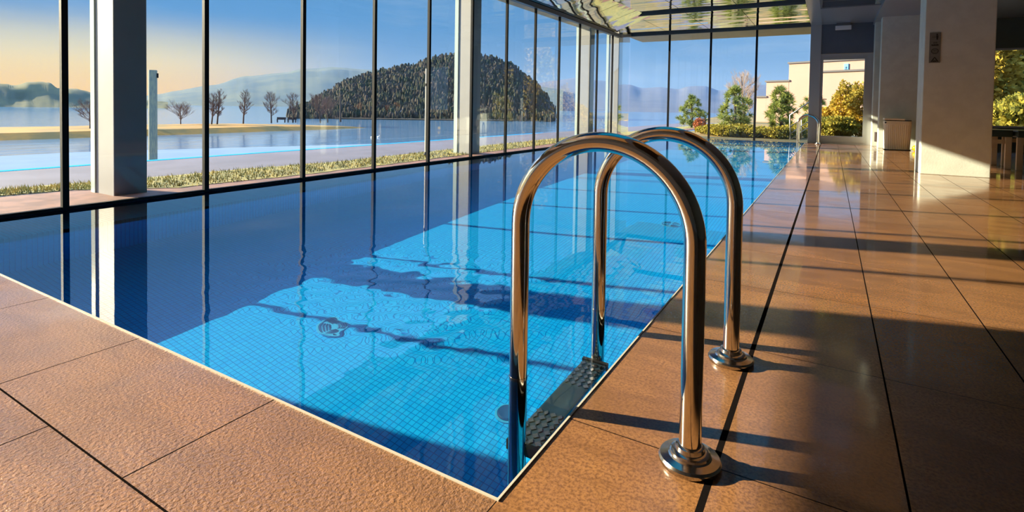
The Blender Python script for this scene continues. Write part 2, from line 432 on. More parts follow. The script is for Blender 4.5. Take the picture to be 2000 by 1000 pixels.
lf = MB(); lf.box(-.40, -.375, -.045, .02, .04, 1.83).box(.375, .40, -.045, .02, .04, 1.83).box(-.375, .375, -.045, .02, .04, .165).box(-.375, .375, -.045, .02, 1.80, 1.83)
lf.build('door_leaf_frame', FRAME, dr)
MB().box(-.375, .375, -.012, -.004, .165, 1.80).build('pane', GLASS, dr)
hd = MB(); hd.tube([(-.385, -.045, .95), (-.385, -.09, .95), (-.29, -.09, .95)], .009, 10); hd.box(-.395, -.375, -.052, -.045, .88, 1.02)
hd.build('door_handle', STEEL2, dr, smooth=40)

# emergency light under the ceiling board
el = empty('emergency_light', (.17, FY-.14, 2.53), 'small white box light hanging in front of the dark wall above the door', 'light')
WHITE = mat('white_plastic', (0.72, 0.74, 0.76), 0.35)
MB().box(-.145, .145, -.05, .05, -.115, -.03).build('housing', WHITE, el, bevel=.008)
MB().box(-.125, .125, -.035, .035, -.03, .03).build('mounting_plate', mat('grey_bracket', (.12, .13, .15), .5), el)

# ------------------------------------------------------------------ pillars on the right
def pillar(x0, x1, y0, y1, lab, m=PLASTER):
    o = MB().box(x0, x1, y0, y1, 0.0, 2.52).build('pillar', m, bevel=.008); struct(o, lab); return o
pillar(.872, 1.474, 7.5, 7.96, 'wide pale plaster pillar with the pictogram sign')
pillar(.79, 1.42, 12.45, 12.75, 'pale pillar behind the ribbed bin')
pillar(.72, 0.84, 13.1, 13.46, 'narrow pale pillar next to the glass door')
# pictogram sign
sg = empty('pictogram_sign', (.963, 7.494, 1.40), 'grey vertical plate with four black pictograms on the wide pillar', 'sign')
SIGN = mat('grey_sign_plate', (0.20, 0.21, 0.19), .4, .2); INK = mat('black_print', (0.008, 0.008, 0.008), .6); SIGN2 = mat('pale_print', (.30, .29, .26), .5)
MB().box(-.049, .049, -.004, .005, -.166, .166).build('plate', SIGN, sg)
def flat(mb, pts, y=-.0055): mb.v += [(p[0], y, p[1]) for p in pts]; n = len(mb.v)-len(pts); mb.f.append(tuple(range(n, n+len(pts))))
def ring(mb, cx, cz, rx, rz, t, n=28, y=-.0055):
    for i in range(n):
        a, b2 = 2*PI*i/n, 2*PI*(i+1)/n
        flat(mb, [(cx+rx*math.cos(a), cz+rz*math.sin(a)), (cx+rx*math.cos(b2), cz+rz*math.sin(b2)), (cx+(rx-t)*math.cos(b2), cz+(rz-t)*math.sin(b2)), (cx+(rx-t)*math.cos(a), cz+(rz-t)*math.sin(a))], y)
def disc(mb, cx, cz, r, n=14, y=-.0055, rz=None): flat(mb, [(cx+r*math.cos(2*PI*i/n), cz+(rz or r)*math.sin(2*PI*i/n)) for i in range(n)], y)
p1 = MB(); disc(p1, .015, .143, .0085); flat(p1, [(.006, .133), (.026, .133), (.025, .108), (.020, .085), (.012, .085), (.008, .108)])
for i in range(3):
    for k in range(2): disc(p1, -.022+.011*i, .126-.014*k, .0035, 8)
p1.build('shower_pictogram', INK, sg)
p2 = MB(); flat(p2, [(-.032, .022), (.030, .022), (.030, .034), (.018, .038), (.006, .033), (-.006, .038), (-.018, .033), (-.032, .038)])
for sx in (-.012, 0, .012): flat(p2, [(sx-.003, .046), (sx+.003, .046), (sx+.004, .062), (sx-.002, .062)])
p2.build('water_pictogram', INK, sg)
p3 = MB(); ring(p3, 0, -.038, .033, .030, .006); ring(p3, 0, -.038, .020, .018, .003); disc(p3, 0, -.038, .004)
flat(p3, [(-.012, -.030), (-.010, -.027), (.002, -.037), (0, -.040)]); flat(p3, [(.012, -.030), (.010, -.027), (-.002, -.037), (0, -.040)])
p3.build('round_pictogram', INK, sg)
p4 = MB(); flat(p4, [(-.036, -.155), (-.024, -.155), (0, -.112), (-.002, -.100)]); flat(p4, [(.036, -.155), (.024, -.155), (0, -.112), (.002, -.100)])
ring(p4, 0, -.125, .016, .014, .004); flat(p4, [(-.020, -.155), (.020, -.155), (.016, -.143), (-.016, -.143)])
p4.build('triangle_pictogram', INK, sg)
for zz in (.078, -.001, -.080):
    p5 = MB(); flat(p5, [(-.049, zz-.001), (.049, zz-.001), (.049, zz+.001), (-.049, zz+.001)]); p5.build('dividing_line', SIGN2, sg)

# ribbed bin
BIN = mat('cream_ribbed_plastic', (.82, .80, .66), .5); LID = mat('dark_lid_lining', (.02, .022, .022), .5)
bn = empty('laundry_bin', (1.055, 12.16, 0), 'cream ribbed bin with a lid standing in front of a pale pillar', 'bin')
bd = MB(); pts = []
N = 96; bb = len(bd.v)
def binring(z, sx, sy, rib):
    r0 = len(bd.v)
    for i in range(N):
        a = 2*PI*i/N; c, s_ = math.cos(a), math.sin(a)
        k = (abs(c)**5+abs(s_)**5)**(-1/5)
        rr = k*(1 - (rib if i % 2 else 0))
        bd.v.append((c*rr*sx, s_*rr*sy, z))
    return r0
prof = [(0, .190, .14, 0), (.015, .193, .143, .022), (.46, .210, .155, .022), (.475, .212, .157, 0), (.53, .214, .158, 0), (.535, .200, .146, 0)]
rr0 = [binring(*q) for q in prof]
for a, b2 in zip(rr0[:-1], rr0[1:]):
    for i in range(N): bd.f.append((a+i, a+(i+1) % N, b2+(i+1) % N, b2+i))
bd.f.append(tuple(rr0[0]+N-1-i for i in range(N))); bd.f.append(tuple(rr0[-1]+i for i in range(N)))
bd.build('body', BIN, bn)
ld = MB(); ld.slab([(-.212, -.158, .548), (.10, -.158, .545), (.10, .158, .545), (-.212, .158, .548)], (0, 0, .035)); ld.build('lid', BIN, bn, bevel=.012)
MB().box(-.195, .195, -.150, .150, .533, .549).build('lid_lining', LID, bn)
MB().box(-.20, .20, -.150, .150, -.0, .012).build('base', LID, bn)
kn = MB(); kn.lathe([(.014, 0), (.014, .01)], (0, 0, 0), 12); k = kn.build('hinge_knob', LID, bn); k.rotation_euler = (PI/2, 0, 0); k.location = (-.19, -.150, .50)
bl = empty('ball', (1.315, 11.93, 0), 'small bright yellow ball on the floor beside the cream bin', 'ball')
MB().blob((0, 0, .055), .055, 20, 14).build('shell', mat('yellow_plastic', (.95, .62, .0), .35), bl, smooth=180)
# dark cabinet box and second small box between the pillars
bx = empty('wall_box', (.80, 13.02, .07), 'small dark grey box on the wall beside the glass door', 'box')
MB().box(-.04, .045, -.05, .07, 0.03, .22).build('housing', mat('dark_grey_box', (.10, .085, .085), .5), bx, bevel=.005)
MB().box(-.032, .037, -.054, -.05, .045, .205).build('cover', mat('dark_grey_cover', (.13, .11, .11), .4), bx)

# ------------------------------------------------------------------ right wall with the window, benches
wr = MB(); wr.box(XR, XR+.15, YB, FY, 0, 2.6)
struct(wr.build('wall_right', DEEPGREEN), 'dark green grey wall on the right')
win_n[0] += 1
w = empty('window_%d' % win_n[0], (2.4, FY, .43)); struct(w, 'garden window behind the dark topped benches')
MB().box(-.80, .75, -.004, .004, 0, 1.50).build('pane', GLASS, w)
fr = MB(); fr.box(-.80, .75, -.02, .05, 0, .035).box(-.80, .75, -.02, .05, 1.465, 1.50).box(-.80, -.765, -.02, .05, .035, 1.465).box(.715, .75, -.02, .05, .035, 1.465)
fr.build('window_frame', FRAME, w)
struct(MB().box(GX-.1, XR+.1, YB-.12, YB, 0, 2.6).build('wall_back', PLASTER))
TEAL = mat('dark_teal_bench_top', (.045, .075, .08), .32, var=.2, vscale=6); PALE = mat('pale_bench_timber', (.55, .47, .34), .5)
def bench(x0, x1, y, lab):
    o = empty('bench', ((x0+x1)/2, y+.35, 0), lab, 'bench', 'dark topped benches under the garden window'); hw = (x1-x0)/2
    MB().box(-hw, hw, -.37, .37, .40, .485).build('top', TEAL, o, bevel=.012)
    MB().box(-hw+.03, hw-.03, -.345, -.315, .315, .365).build('rail', PALE, o); MB().box(-hw+.03, hw-.03, .315, .345, .315, .365).build('rail', PALE, o)
    for sx in (-1, 1):
        for sy in (-1, 1):
            cx, cy = sx*(hw-.035), sy*.33
            MB().box(cx-.03, cx+.03, cy-.022, cy+.022, 0, .40).build('leg', PALE, o, bevel=.004)
    return o
bench(1.20, 1.935, 8.86, 'dark topped bench standing half behind the wide pillar')
bench(1.955, 2.95, 8.78, 'dark topped bench to the right, clear of the wide pillar')

# ------------------------------------------------------------------ pool ladder
GRIP = mat('ribbed_tread_plastic', (.045, .09, .13), .3, .4); PADS = mat('black_rubber', (.02, .022, .025), .6)
def ladder(lab):
    XO, XI, RT_, ZS, SP, R = 0.0, -0.378, .189, .413, .487, .0205       # outer leg at the origin, pool leg at XI
    root = empty('pool_ladder', (0, 0, 0), lab, 'ladder')
    for k, yy in enumerate((0, SP)):
        path = [(XO, yy, 0.0), (XO, yy, .2), (XO, yy, ZS)]
        for i in range(1, 40):
            a = PI*i/40; path.append((XO-RT_+RT_*math.cos(a), yy, ZS+RT_*math.sin(a)))
        path += [(XI, yy, ZS), (XI, yy, .2), (XI, yy, -.6), (XI, yy, -1.12)]
        r = MB().tube(path, R, 28).build('handrail', STEEL, root, smooth=60)
        fgn = MB().lathe([(.0555, 0), (.0575, .004), (.0575, .009), (.0545, .0135), (.040, .0165), (.0375, .019), (.0365, .023), (.033, .0255), (.0275, .0265), (.0262, .034), (.0215, .0365), (.0205, .0365)], (XO, yy, 0), 48)
        fgn.build('flange', STEEL2, r, smooth=30)
        MB().tube([(XI, yy, .060), (XI, yy, .066)], R+.0008, 28).build('joint_ring', STEEL2, r, smooth=40)
        MB().tube([(XI, yy, -1.12), (XI, yy, -1.15)], R+.004, 20).build('foot_cap', PADS, r, smooth=40)
        sp = MB().tube([(XI, yy, -.98), (XI+.09, yy, -.98)], .012, 14).build('wall_spacer', STEEL2, r, smooth=40)
    for zz in (-.20, -.48, -.76):
        t = MB(); t.box(XI-.036, XI+.040, .022, SP-.022, zz-.022, zz)
        tr = t.build('tread', GRIP, root, bevel=.006)
        for rng_ in (range(0, 6), range(12, 18)):
          st = MB()
          for i in rng_:
            for j in range(4):
                cx, cy = XI-.027+.019*j, .045+(SP-.09)*i/17
                d = .009 if (i+j) % 2 else .006
                st.slab([(cx-d, cy, zz), (cx, cy-.010, zz), (cx+d, cy, zz), (cx, cy+.010, zz)], (0, 0, .004))
          st.build('grip_studs', STEEL2, tr)
        for yy in (.022, SP-.022):
            MB().box(XI-.038, XI+.042, yy-.006, yy+.006, zz-.03, zz+.012).build('end_cap', PADS, tr)
    return root
lad = ladder('stainless steel pool ladder with two tall arched handrails at the near corner of the pool')
lad2 = copy_tree(lad)
lad.location = (-.213, 1.045, 0); lad2.location = (-.225, 12.95, 0)
lad2['label'] = 'small distant pool ladder beside the glass door at the far end'
lad['group'] = lad2['group'] = 'pool ladders'

# drains and inlets under water
DRAIN = mat('blue_grey_grate', (.03, .42, .75), .4)
GSLOT = mat('dark_grate_slots', (.008, .09, .25), .5)
def drain(x, y, r, lab):
    o = empty('floor_drain', (x, y, DEP), lab, 'drain', 'round drains in the pool floor')
    b_ = MB(); b_.lathe([(r, 0), (r, .008), (r*.96, .012), (r*.86, .012), (r*.84, .006), (.001, .006)], (0, 0, 0), 40); b_.build('rim', DRAIN, o, smooth=30)
    gr = MB()
    for k in range(1, 5):
        rr = r*.86*k/5+.006
        for q in range(4):
            for i in range(6):
                a0 = q*PI/2+.22+(PI/2-.44)*i/6; a1 = q*PI/2+.22+(PI/2-.44)*(i+1)/6
                gr.slab([(rr*math.cos(a0), rr*math.sin(a0), .006), ((rr+.006)*math.cos(a0), (rr+.006)*math.sin(a0), .006), ((rr+.006)*math.cos(a1), (rr+.006)*math.sin(a1), .006), (rr*math.cos(a1), rr*math.sin(a1), .006)], (0, 0, .006))
    gr.build('grate', GSLOT, o)
drain(-2.232, 1.95, .085, 'round slotted drain in the pool floor under the ripples near the front')
drain(-1.137, 4.58, .085, 'round slotted drain farther along the pool floor, past the ladder')

fi = empty('floor_inlet', (-1.161, 1.959, DEP), 'small dark round inlet in the pool floor beside the nearest ladder leg', 'inlet')
MB().lathe([(.042, 0), (.042, .012), (.036, .018), (.001, .018)], (0, 0, 0), 28).build('cap', GSLOT, fi, smooth=30)
MB().lathe([(.052, 0), (.052, .006), (.043, .008)], (0, 0, 0), 28).build('rim', DRAIN, fi, smooth=30)
bpy.context.view_layer.update()
for o in COL.objects:                # everything standing in the water takes the light that comes through its surface
    if o.type == 'MESH' and o is not water and o.name.split('.')[0] in ('pool_floor', 'pool_wall_right', 'pool_wall_near', 'pool_wall_far', 'pool_wall_left', 'rim', 'grate', 'cap', 'tread', 'grip_studs', 'end_cap', 'handrail'):
        o.cycles.is_caustics_receiver = True
# ------------------------------------------------------------------ light
world = bpy.data.worlds.new('sky'); sc.world = world; world.use_nodes = True
nt = NT(world.node_tree); bg = world.node_tree.nodes['Background']
dirv = nt.n('ShaderNodeTexCoord').outputs['Generated']
dx, dy, dz = nt.xyz(dirv)
SAZ, SEL = math.radians(16.7), math.radians(19.5)
sun_h = (-math.cos(SAZ), -math.sin(SAZ))
hl = nt.m('SQRT', nt.m('ADD', nt.m('MULTIPLY', dx, dx), nt.m('MULTIPLY', dy, dy)))
ca = nt.m('DIVIDE', nt.m('ADD', nt.m('MULTIPLY', dx, sun_h[0]), nt.m('MULTIPLY', dy, sun_h[1])), nt.m('MAXIMUM', hl, 0.001))
glow_az = nt.rng(ca, 0.40, 0.80)
low = nt.rng(dz, 0.0, 0.24)
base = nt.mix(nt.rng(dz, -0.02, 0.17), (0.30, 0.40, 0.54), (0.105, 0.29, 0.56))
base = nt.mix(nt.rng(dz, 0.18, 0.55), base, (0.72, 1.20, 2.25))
gl_el = nt.rng(dz, 0.05, 0.15, 1.0, 0.0)
cl = nt.noise(2.2, 5, 0.6, nt.scalev(dirv, (1, 1, 6)))
base = nt.mix(nt.m('MULTIPLY', nt.rng(cl, 0.48, 0.75), 0.22), base, (0.62, 0.66, 0.72))
gcol = nt.mix(nt.rng(dz, 0.0, 0.09), (1.0, 0.58, 0.09), (0.88, 0.69, 0.27))
base = nt.mix(nt.m('MULTIPLY', nt.m('MULTIPLY', glow_az, gl_el), 0.96), base, gcol)
cs = nt.m('ADD', nt.m('MULTIPLY', dx, sun_h[0]*math.cos(SEL)), nt.m('ADD', nt.m('MULTIPLY', dy, sun_h[1]*math.cos(SEL)), nt.m('MULTIPLY', dz, math.sin(SEL))))
aur = nt.m('MULTIPLY', nt.rng(cs, 0.93, 1.0), nt.rng(dz, 0.0, 0.1))
base = nt.mix(aur, base, (3.0, 2.3, 1.4))
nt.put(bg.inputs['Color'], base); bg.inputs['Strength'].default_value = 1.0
sd = bpy.data.lights.new('sun', 'SUN'); sd.energy = 17.0; sd.angle = math.radians(0.6); sd.color = (1.0, 0.81, 0.56)
so = bpy.data.objects.new('sun', sd); COL.objects.link(so)
to_sun = Vector((sun_h[0]*math.cos(SEL), sun_h[1]*math.cos(SEL), math.sin(SEL)))
so.rotation_euler = to_sun.to_track_quat('Z', 'Y').to_euler(); so.location = (-20, -8, 12)
sd.cycles.is_caustics_light = True

HAZE = 0.00026
# ------------------------------------------------------------------ outdoors: ground
G0 = 0.012
def Xs(px, py, z=G0): return on_z(px, py, z).x
PAVE = mat('red_brown_paving', (.30, .15, .10), .75, 0, var=.45, vscale=5, bump=.3, bscale=30)
KERB = mat('dark_kerb', (.05, .045, .05), .8)
GRASS = mat('yellow_green_grass', (.40, .32, .09), .9, 0, col2=(.22, .21, .07), vscale=6, bump=.8, bscale=60)
PATH = mat('grey_mauve_path', (.15, .135, .155), .8, 0, var=.2, vscale=2)
OCHRE = mat('ochre_bank_grass', (.42, .19, .022), .9, 0, col2=(.20, .13, .03), vscale=.35, bump=.6, bscale=6)
MEADOW = mat('ochre_meadow', (.36, .22, .05), .9, 0, col2=(.05, .07, .03), vscale=.6, stretch=(.25, .8, 1))
GARDEN = mat('garden_ground', (.34, .21, .05), .9, 0, col2=(.05, .07, .03), vscale=.8, stretch=(.25, .8, 1))
def curve(P):
    def f(y):
        if y <= P[0][0]: return P[0][1]
        for (a, xa), (b, xb) in zip(P[:-1], P[1:]):
            if y <= b: return xa+(xb-xa)*(y-a)/(b-a)
        return P[-1][1]
    return f
E0 = lambda y: GX-.02
E1 = curve([(1.3, -4.78), (1.75, -4.74), (2.25, -4.30), (3.4, -4.20), (6, -4.28), (9, -4.4)])
E2 = curve([(1.3, -4.88), (1.75, -4.80), (2.25, -4.32), (3.4, -4.22), (6, -4.30), (9, -4.42)])
E3 = curve([(1.2, -5.18), (1.9, -5.12), (2.6, -5.02), (3.3, -5.02), (4.2, -4.85), (6.5, -4.98), (9, -5.05)])
E4 = lambda y: -6.46
def strip(name, fa, fb, m, z1, lab, wa=0.0, wb=0.0, y0=-8, y1=30, n=760):
    mb = MB(); L = []
    for i in range(n+1):
        y = y0+(y1-y0)*i/n
        w = lambda k: .6*noise.noise(Vector((y*1.7, k, 1)))+.5*noise.noise(Vector((y*6, k, 5)))
        L.append((fa(y)+wa*w(fa(0)), fb(y)+wb*w(fb(0)), y))
    for (a0, b0, ya), (a1, b1, yb) in zip(L[:-1], L[1:]):
        mb.slab([(b0, ya, -.006), (a0, ya, -.006), (a1, yb, -.006), (b1, yb, -.006)], (0, 0, z1+.006))
    o = mb.build(name, m); return struct(o, lab)
strip('ground_paving', E0, E1, PAVE, G0, 'red brown paving outside along the foot of the glass', 0, .03)
strip('ground_kerb', lambda y: E1(y)+.03, E2, KERB, G0-.001, 'dark kerb line between paving and grass', 0, .03)
strip('ground_grass', lambda y: E2(y)+.03, E3, GRASS, G0+.004, 'strip of yellow green grass beyond the paving', .05, .09)
strip('ground_path', lambda y: E3(y)+.09, E4, PATH, G0-.002, 'grey path between the grass strip and the lake')
tf = MB(); rn_ = random.Random(11)
for _ in range(9000):
    y = .9+rn_.random()**1.5*10; t = rn_.random(); xx = E2(y)*(1-t)+E3(y)*t+.04
    if xx > GX-.18: continue
    a = rn_.uniform(0, 6.28); hh = rn_.uniform(.015, .045); w2 = .005
    tf.tri((xx-w2*math.cos(a), y-w2*math.sin(a), G0), (xx+w2*math.cos(a), y+w2*math.sin(a), G0), (xx+rn_.uniform(-.02, .02), y+rn_.uniform(-.02, .02), G0+hh))
tag(tf.build('grass_tufts', mat('dry_grass_blades', (.50, .38, .10), .9, 0, col2=(.20, .22, .06), vscale=9), loc=(-4.6, 3, G0)), 'dry yellow green grass tufts along the outside paving', 'grass', kind='stuff')
sl = MB(); sl.quad((-6.46, -30, G0-.004), (-6.46, 30, G0-.004), (-8.5, 30, -2.6), (-8.5, -30, -2.6)); struct(sl.build('ground_slope', GRASS))
pts = [(-7.04, FY+.14), (CX-.3, FY+.14), (XR+.4, FY+.14), (XR+.4, -6), (60, -6), (60, 90), (-14, 90), (-9.5, 50), (-3.7, 18.5), (-4.5, 16.5), (-7.04, 16)]
gp = MB(); gp.prism([(CX-.2, FY+.14), (60, FY+.14), (60, 90), (-14, 90), (-9.5, 50), (-3.7, 18.5), (-4.2, 16.5)], -3, -.02); struct(gp.build('ground_garden', GARDEN), 'garden ground beyond the far glass')
gp = MB(); gp.prism([(XR+.15, -6), (60, -6), (60, FY+.13), (XR+.15, FY+.13)], -.5, -.02); struct(gp.build('ground_side', GARDEN))
md = MB(); md.prism([(-6.3, 17), (-4, 17), (-3.4, 18), (-9.6, 51), (-18, 52), (-8.6, 24)], -3, -1.25); struct(md.build('ground_meadow', MEADOW), 'ochre meadow below the far end of the hall')
# lake
def lake_mat(name, rough, bs, col):
    m, nt, b = newmat(name); b.inputs['Base Color'].default_value = (*col, 1); b.inputs['Roughness'].default_value = rough
    b.inputs['Specular IOR Level'].default_value = .5
    v = nt.scalev(nt.obj(), (.5, .12, 1)); nt.put(b.inputs['Normal'], nt.bump(nt.noise(1.0, 4, .6, v), bs, .25)); return m
LAKE = lake_mat('lake_water', .12, .25, (.10, .20, .30))
lk = MB(); lk.box(-4000, 1500, -1500, 4000, -3.2, -2.4); o = lk.build('lake', LAKE, loc=(0, 0, -2.4)); struct(o, 'wide calm lake outside the lake side glass')
ICE = mat('pale_blue_ice', (.24, .31, .35), .35, 0, var=.12, vscale=.4)
ic = MB(); ic.prism([(-37.5, -40), (-19, -40), (-19, 24), (-22, 27.5), (-30, 31.5), (-37.5, 14)], -2.39, -2.33)
tag(ic.build('ice_sheet', ICE), 'pale blue strip of ice lying on the lake beyond the grey path', 'ice')
# ochre bank with its tip
bk = MB(); n = 60; rowsb = []
for i in range(n+1):
    y = -60+(112.5)*i/n; e = min(1, max(0, (52.5-y)/14)); wv = .8*noise.noise(Vector((y*.12, 0, 0)))
    rowsb.append(((-52.6+wv-.8*(1-e)), (-64.5-wv*1.5)*e+(-56)*(1-e), y, e**.5))
for (a0, b0, ya, e0), (a1, b1, yb, e1) in zip(rowsb[:-1], rowsb[1:]):
    bk.quad((a0, ya, -2.42), (a1, yb, -2.42), (a1-1.5*e1, yb, -2.42+.5*e1), (a0-1.5*e0, ya, -2.42+.5*e0))
    bk.quad((a0-1.5*e0, ya, -2.42+.5*e0), (a1-1.5*e1, yb, -2.42+.5*e1), (b1, yb, -2.42+.55*e1), (b0, ya, -2.42+.55*e0))
    bk.quad((b0, ya, -2.42+.55*e0), (b1, yb, -2.42+.55*e1), (b1-.3, yb, -2.45), (b0-.3, ya, -2.45))
struct(bk.build('ground_bank', OCHRE, smooth=40), 'ochre grass bank crossing the lake')

# ------------------------------------------------------------------ hills
def interp(P, x):
    for (a, ya), (b, yb) in zip(P[:-1], P[1:]):
        if a <= x <= b:
            t = (x-a)/(b-a); t = t*t*(3-2*t)*.5+t*.5; return ya+(yb-ya)*t
    return P[-1][1]
def ridge(name, P, D, foot, m, lab, rough=1.0, step=4, base=-2.6, back=1.35, kind='structure'):
    mb = MB(); cols_ = []; x = P[0][0]
    R_ = [(1.0-foot, 0.0), (1.0-foot*.8, .16), (1.0-foot*.6, .38), (1.0-foot*.4, .62), (1.0-foot*.2, .85), (1.0, 1.0), (back, .55), (back*1.2, 0)]
    while x <= P[-1][0]:
        top = at_d(x, interp(P, x), D); az = math.atan2(top.y, top.x); c = []
        for k, (rd, f) in enumerate(R_):
            d = D*rd*(1+.03*noise.noise(Vector((x*.02, k*2.3, D))))
            zz = base+(top.z-base)*f
            q = Vector((d*math.cos(az), d*math.sin(az), 0))
            if 0 < k: zz += rough*(noise.noise(q*(9.0/D)*2)*.6+noise.noise(q*(60.0/D)*2)*.35)*(0.004*D)*(1 if k != 5 else .5)
            c.append((q.x, q.y, zz))
        cols_.append(c); x += step
    K = len(R_)
    for c in cols_: mb.v += c
    for i in range(len(cols_)-1):
        for k in range(K-1):
            a = i*K+k; mb.f.append((a+K, a, a+1, a+K+1))
    o = mb.build(name, m, smooth=180); struct(o, lab); return cols_
def hill_mat(name, a, b_, sc_):
    return mat(name, a, .95, 0, col2=b_, vscale=sc_, spec=.1)
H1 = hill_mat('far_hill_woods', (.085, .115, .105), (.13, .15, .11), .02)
H2 = hill_mat('wooded_hill_ground', (.05, .055, .03), (.10, .08, .05), .08)
H3 = hill_mat('left_shore_woods', (.09, .10, .06), (.16, .15, .07), .05)
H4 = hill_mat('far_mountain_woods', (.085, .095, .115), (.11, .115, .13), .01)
ridge('hill_left', [(-160, 170), (-80, 165), (0, 163), (28, 167), (55, 160), (95, 160), (112, 171), (150, 173), (190, 183), (260, 193), (330, 199)], 330, .12, H3, 'low wooded shore across the lake at the left', 1.2)
ridge('hill_far', [(200, 199), (310, 184), (340, 178), (420, 165), (480, 149), (560, 141), (592, 134), (640, 131), (730, 136), (800, 142), (900, 150), (1000, 162), (1100, 175)], 900, .35, H1, 'long blue hill on the far side of the lake', .5)
wh = ridge('hill_wooded', [(560, 232), (600, 217), (640, 192), (680, 170), (720, 156), (760, 146), (800, 139), (840, 125), (880, 118), (930, 121), (960, 122), (990, 134), (1040, 167), (1060, 192), (1075, 217), (1090, 238)], 175, .32, H2, 'dark wooded hill beside the lake', .6, step=3)
ridge('hill_mountains', [(1020, 166), (1080, 157), (1130, 152), (1170, 157), (1230, 165), (1255, 172), (1290, 170), (1325, 174), (1345, 168), (1375, 167), (1405, 177), (1440, 170), (1480, 165), (1540, 168), (1620, 170), (1800, 172)], 1300, .5, H4, 'blue mountains behind the far glass', .45)
# tree crowns covering the wooded hill: beyond counting
fo = MB(); rnd = random.Random(3)
for _ in range(8500):
    i = rnd.randrange(4, len(wh)-3); f = rnd.random()**.8*5; k = int(f); t = f-k
    a, b2 = Vector(wh[i][k]), Vector(wh[i][min(k+1, 5)]); p = a.lerp(b2, t)+Vector((rnd.uniform(-1, 1), rnd.uniform(-1, 1), 0))
    hgt = rnd.uniform(1.4, 3.6)*(.55+.08*k); r = hgt*rnd.uniform(.11, .20)
    fo.blob((p.x, p.y, p.z+hgt*.35), (r, r, hgt*.62), 5, 4, .35)
FOREST = mat('winter_woodland', (.045, .058, .036), .95, 0, col2=(.095, .075, .058), vscale=.3, spec=.1)
tag(fo.build('woodland', FOREST, loc=wh[len(wh)//2][2]), 'dense dark winter woodland covering the hill beside the lake', 'woodland', kind='stuff')

# evening haze lying over the lake and the far valley
hz, nt, b = newmat('evening_haze'); hz.node_tree.nodes.remove(b)
vs = nt.n('ShaderNodeVolumeScatter'); vs.inputs['Color'].default_value = (.20, .40, .85, 1); vs.inputs['Density'].default_value = HAZE; vs.inputs['Anisotropy'].default_value = -.1
nt.L.new(vs.outputs[0], hz.node_tree.nodes['Material Output'].inputs['Volume'])
hm = MB(); hm.prism([(-1100, -350), (-80, -350), (-80, 75), (250, 75), (250, 1500), (-1100, 1500)], -2.35, 85)
tag(hm.build('haze', hz), 'thin bluish evening haze over the lake and hills', 'haze', kind='stuff')

# ------------------------------------------------------------------ trees
BARK = mat('dark_bark', (.07, .05, .04), .9); TWIG = mat('brown_twigs', (.15, .085, .065), .9); TWIG2 = mat('orange_brown_twigs', (.34, .15, .06), .9); TWIG3 = mat('pale_twigs', (.40, .29, .20), .9)
def bare_tree(p, h, spread, seed, lab, name='bare_tree', m=None, group='bare trees on the ochre bank', up=.5, cat='tree', levels=4, trunkf=.32, r0=None):
    rn = random.Random(seed); root = empty(name, p, lab, cat, group); tw = MB(); tk = MB()
    r0 = r0 or h*.022
    def seg(q, d, L, r, mb, n, wob=.25, lift=.06):
        path = [q.copy()]; dd = d.normalized(); cur = q.copy()
        for i in range(3):
            dd = (dd+Vector((rn.uniform(-wob, wob), rn.uniform(-wob, wob), rn.uniform(-wob*.5, wob)+lift))).normalized(); cur = cur+dd*(L/3); path.append(cur.copy())
        mb.tube(path, [r, r*.8, r*.6, r*.35], n, cap=False); return path
    def along(path, t):
        k = min(2, int(t*3)); return path[k].lerp(path[k+1], t*3-k)
    T = seg(Vector((0, 0, -.1)), Vector((0, 0, 1)), h*(.55+.35*up), r0, tk, 7, .10, .1)
    def sub(q, d, L, r, lev):
        P_ = seg(q, d, L, r, tw, 4)
        if lev >= levels-1: return
        for i in range((6, 5, 4)[min(lev, 2)]):
            a = rn.uniform(0, 2*PI); o_ = Vector((math.cos(a), math.sin(a), rn.uniform(0, .9)))
            sub(along(P_, rn.uniform(.25, 1)), d*.8+o_*.75, L*rn.uniform(.45, .65), r*.55, lev+1)
    NB = 22
    for i in range(NB):
        t = .24+.74*(i/(NB-1)); a = i*2.4+rn.uniform(-.4, .4)
        sh = math.sin(PI*min(1, (t-.1)/.98)**.75)*.9+.12
        d = Vector((math.cos(a), math.sin(a), .35+1.1*up*t))
        sub(along(T, t), d, h*.42*spread*sh*rn.uniform(.8, 1.2), r0*.42*(1.15-t), 0)
    tk.build('trunk', BARK, root, smooth=60); tw.build('branches', m or TWIG, root, smooth=60)
    # fit the height
    zmax = max(v[2] for v in tw.v); root.scale = (h/zmax,)*3
    return root
bz = -1.9
TB = [(243, 251, 172, .75, .5, 'bare tree on the ochre bank just left of the big near column'), (176, 251, 190, .8, .5, 'bare tree partly hidden behind the big near column'),
      (353, 243, 192, .95, .35, 'low round bare tree standing alone right of the thick post'), (413, 243, 178, .45, .8, 'slim bare tree beside the second black mullion'),
      (424, 243, 172, .4, .9, 'tallest slim bare tree right of the second black mullion'), (475, 241, 172, .42, .85, 'narrow bare tree with oval crown alone on the bank'),
      (530, 239, 176, .5, .8, 'bare oval tree next to the park bench on the bank'), (572, 238, 179, .5, .8, 'bare tree between the park bench and the third mullion'),
      (626, 239, 177, .7, .6, 'dark trunked bare tree right of the third mullion'), (640, 238, 184, .7, .6, 'reddish bare tree behind the dark trunked one')]
for i, (px, yb, yt, spd, up, lab) in enumerate(TB):
    p = on_z(px, yb, bz); bare_tree(p, z_at(px, yt, p)-bz, spd, 20+i, lab, up=up)
def bank_pole():
    p = on_z(665, 237, bz); MB2 = MB(); h = z_at(665, 187, p)-bz; MB2.tube([(0, 0, -.1), (0, 0, h)], .14, 10)
    o = MB2.build('utility_pole', BARK, smooth=40); o.location = p; tag(o, 'dark wooden pole on the tip of the ochre bank', 'pole')
bank_pole()
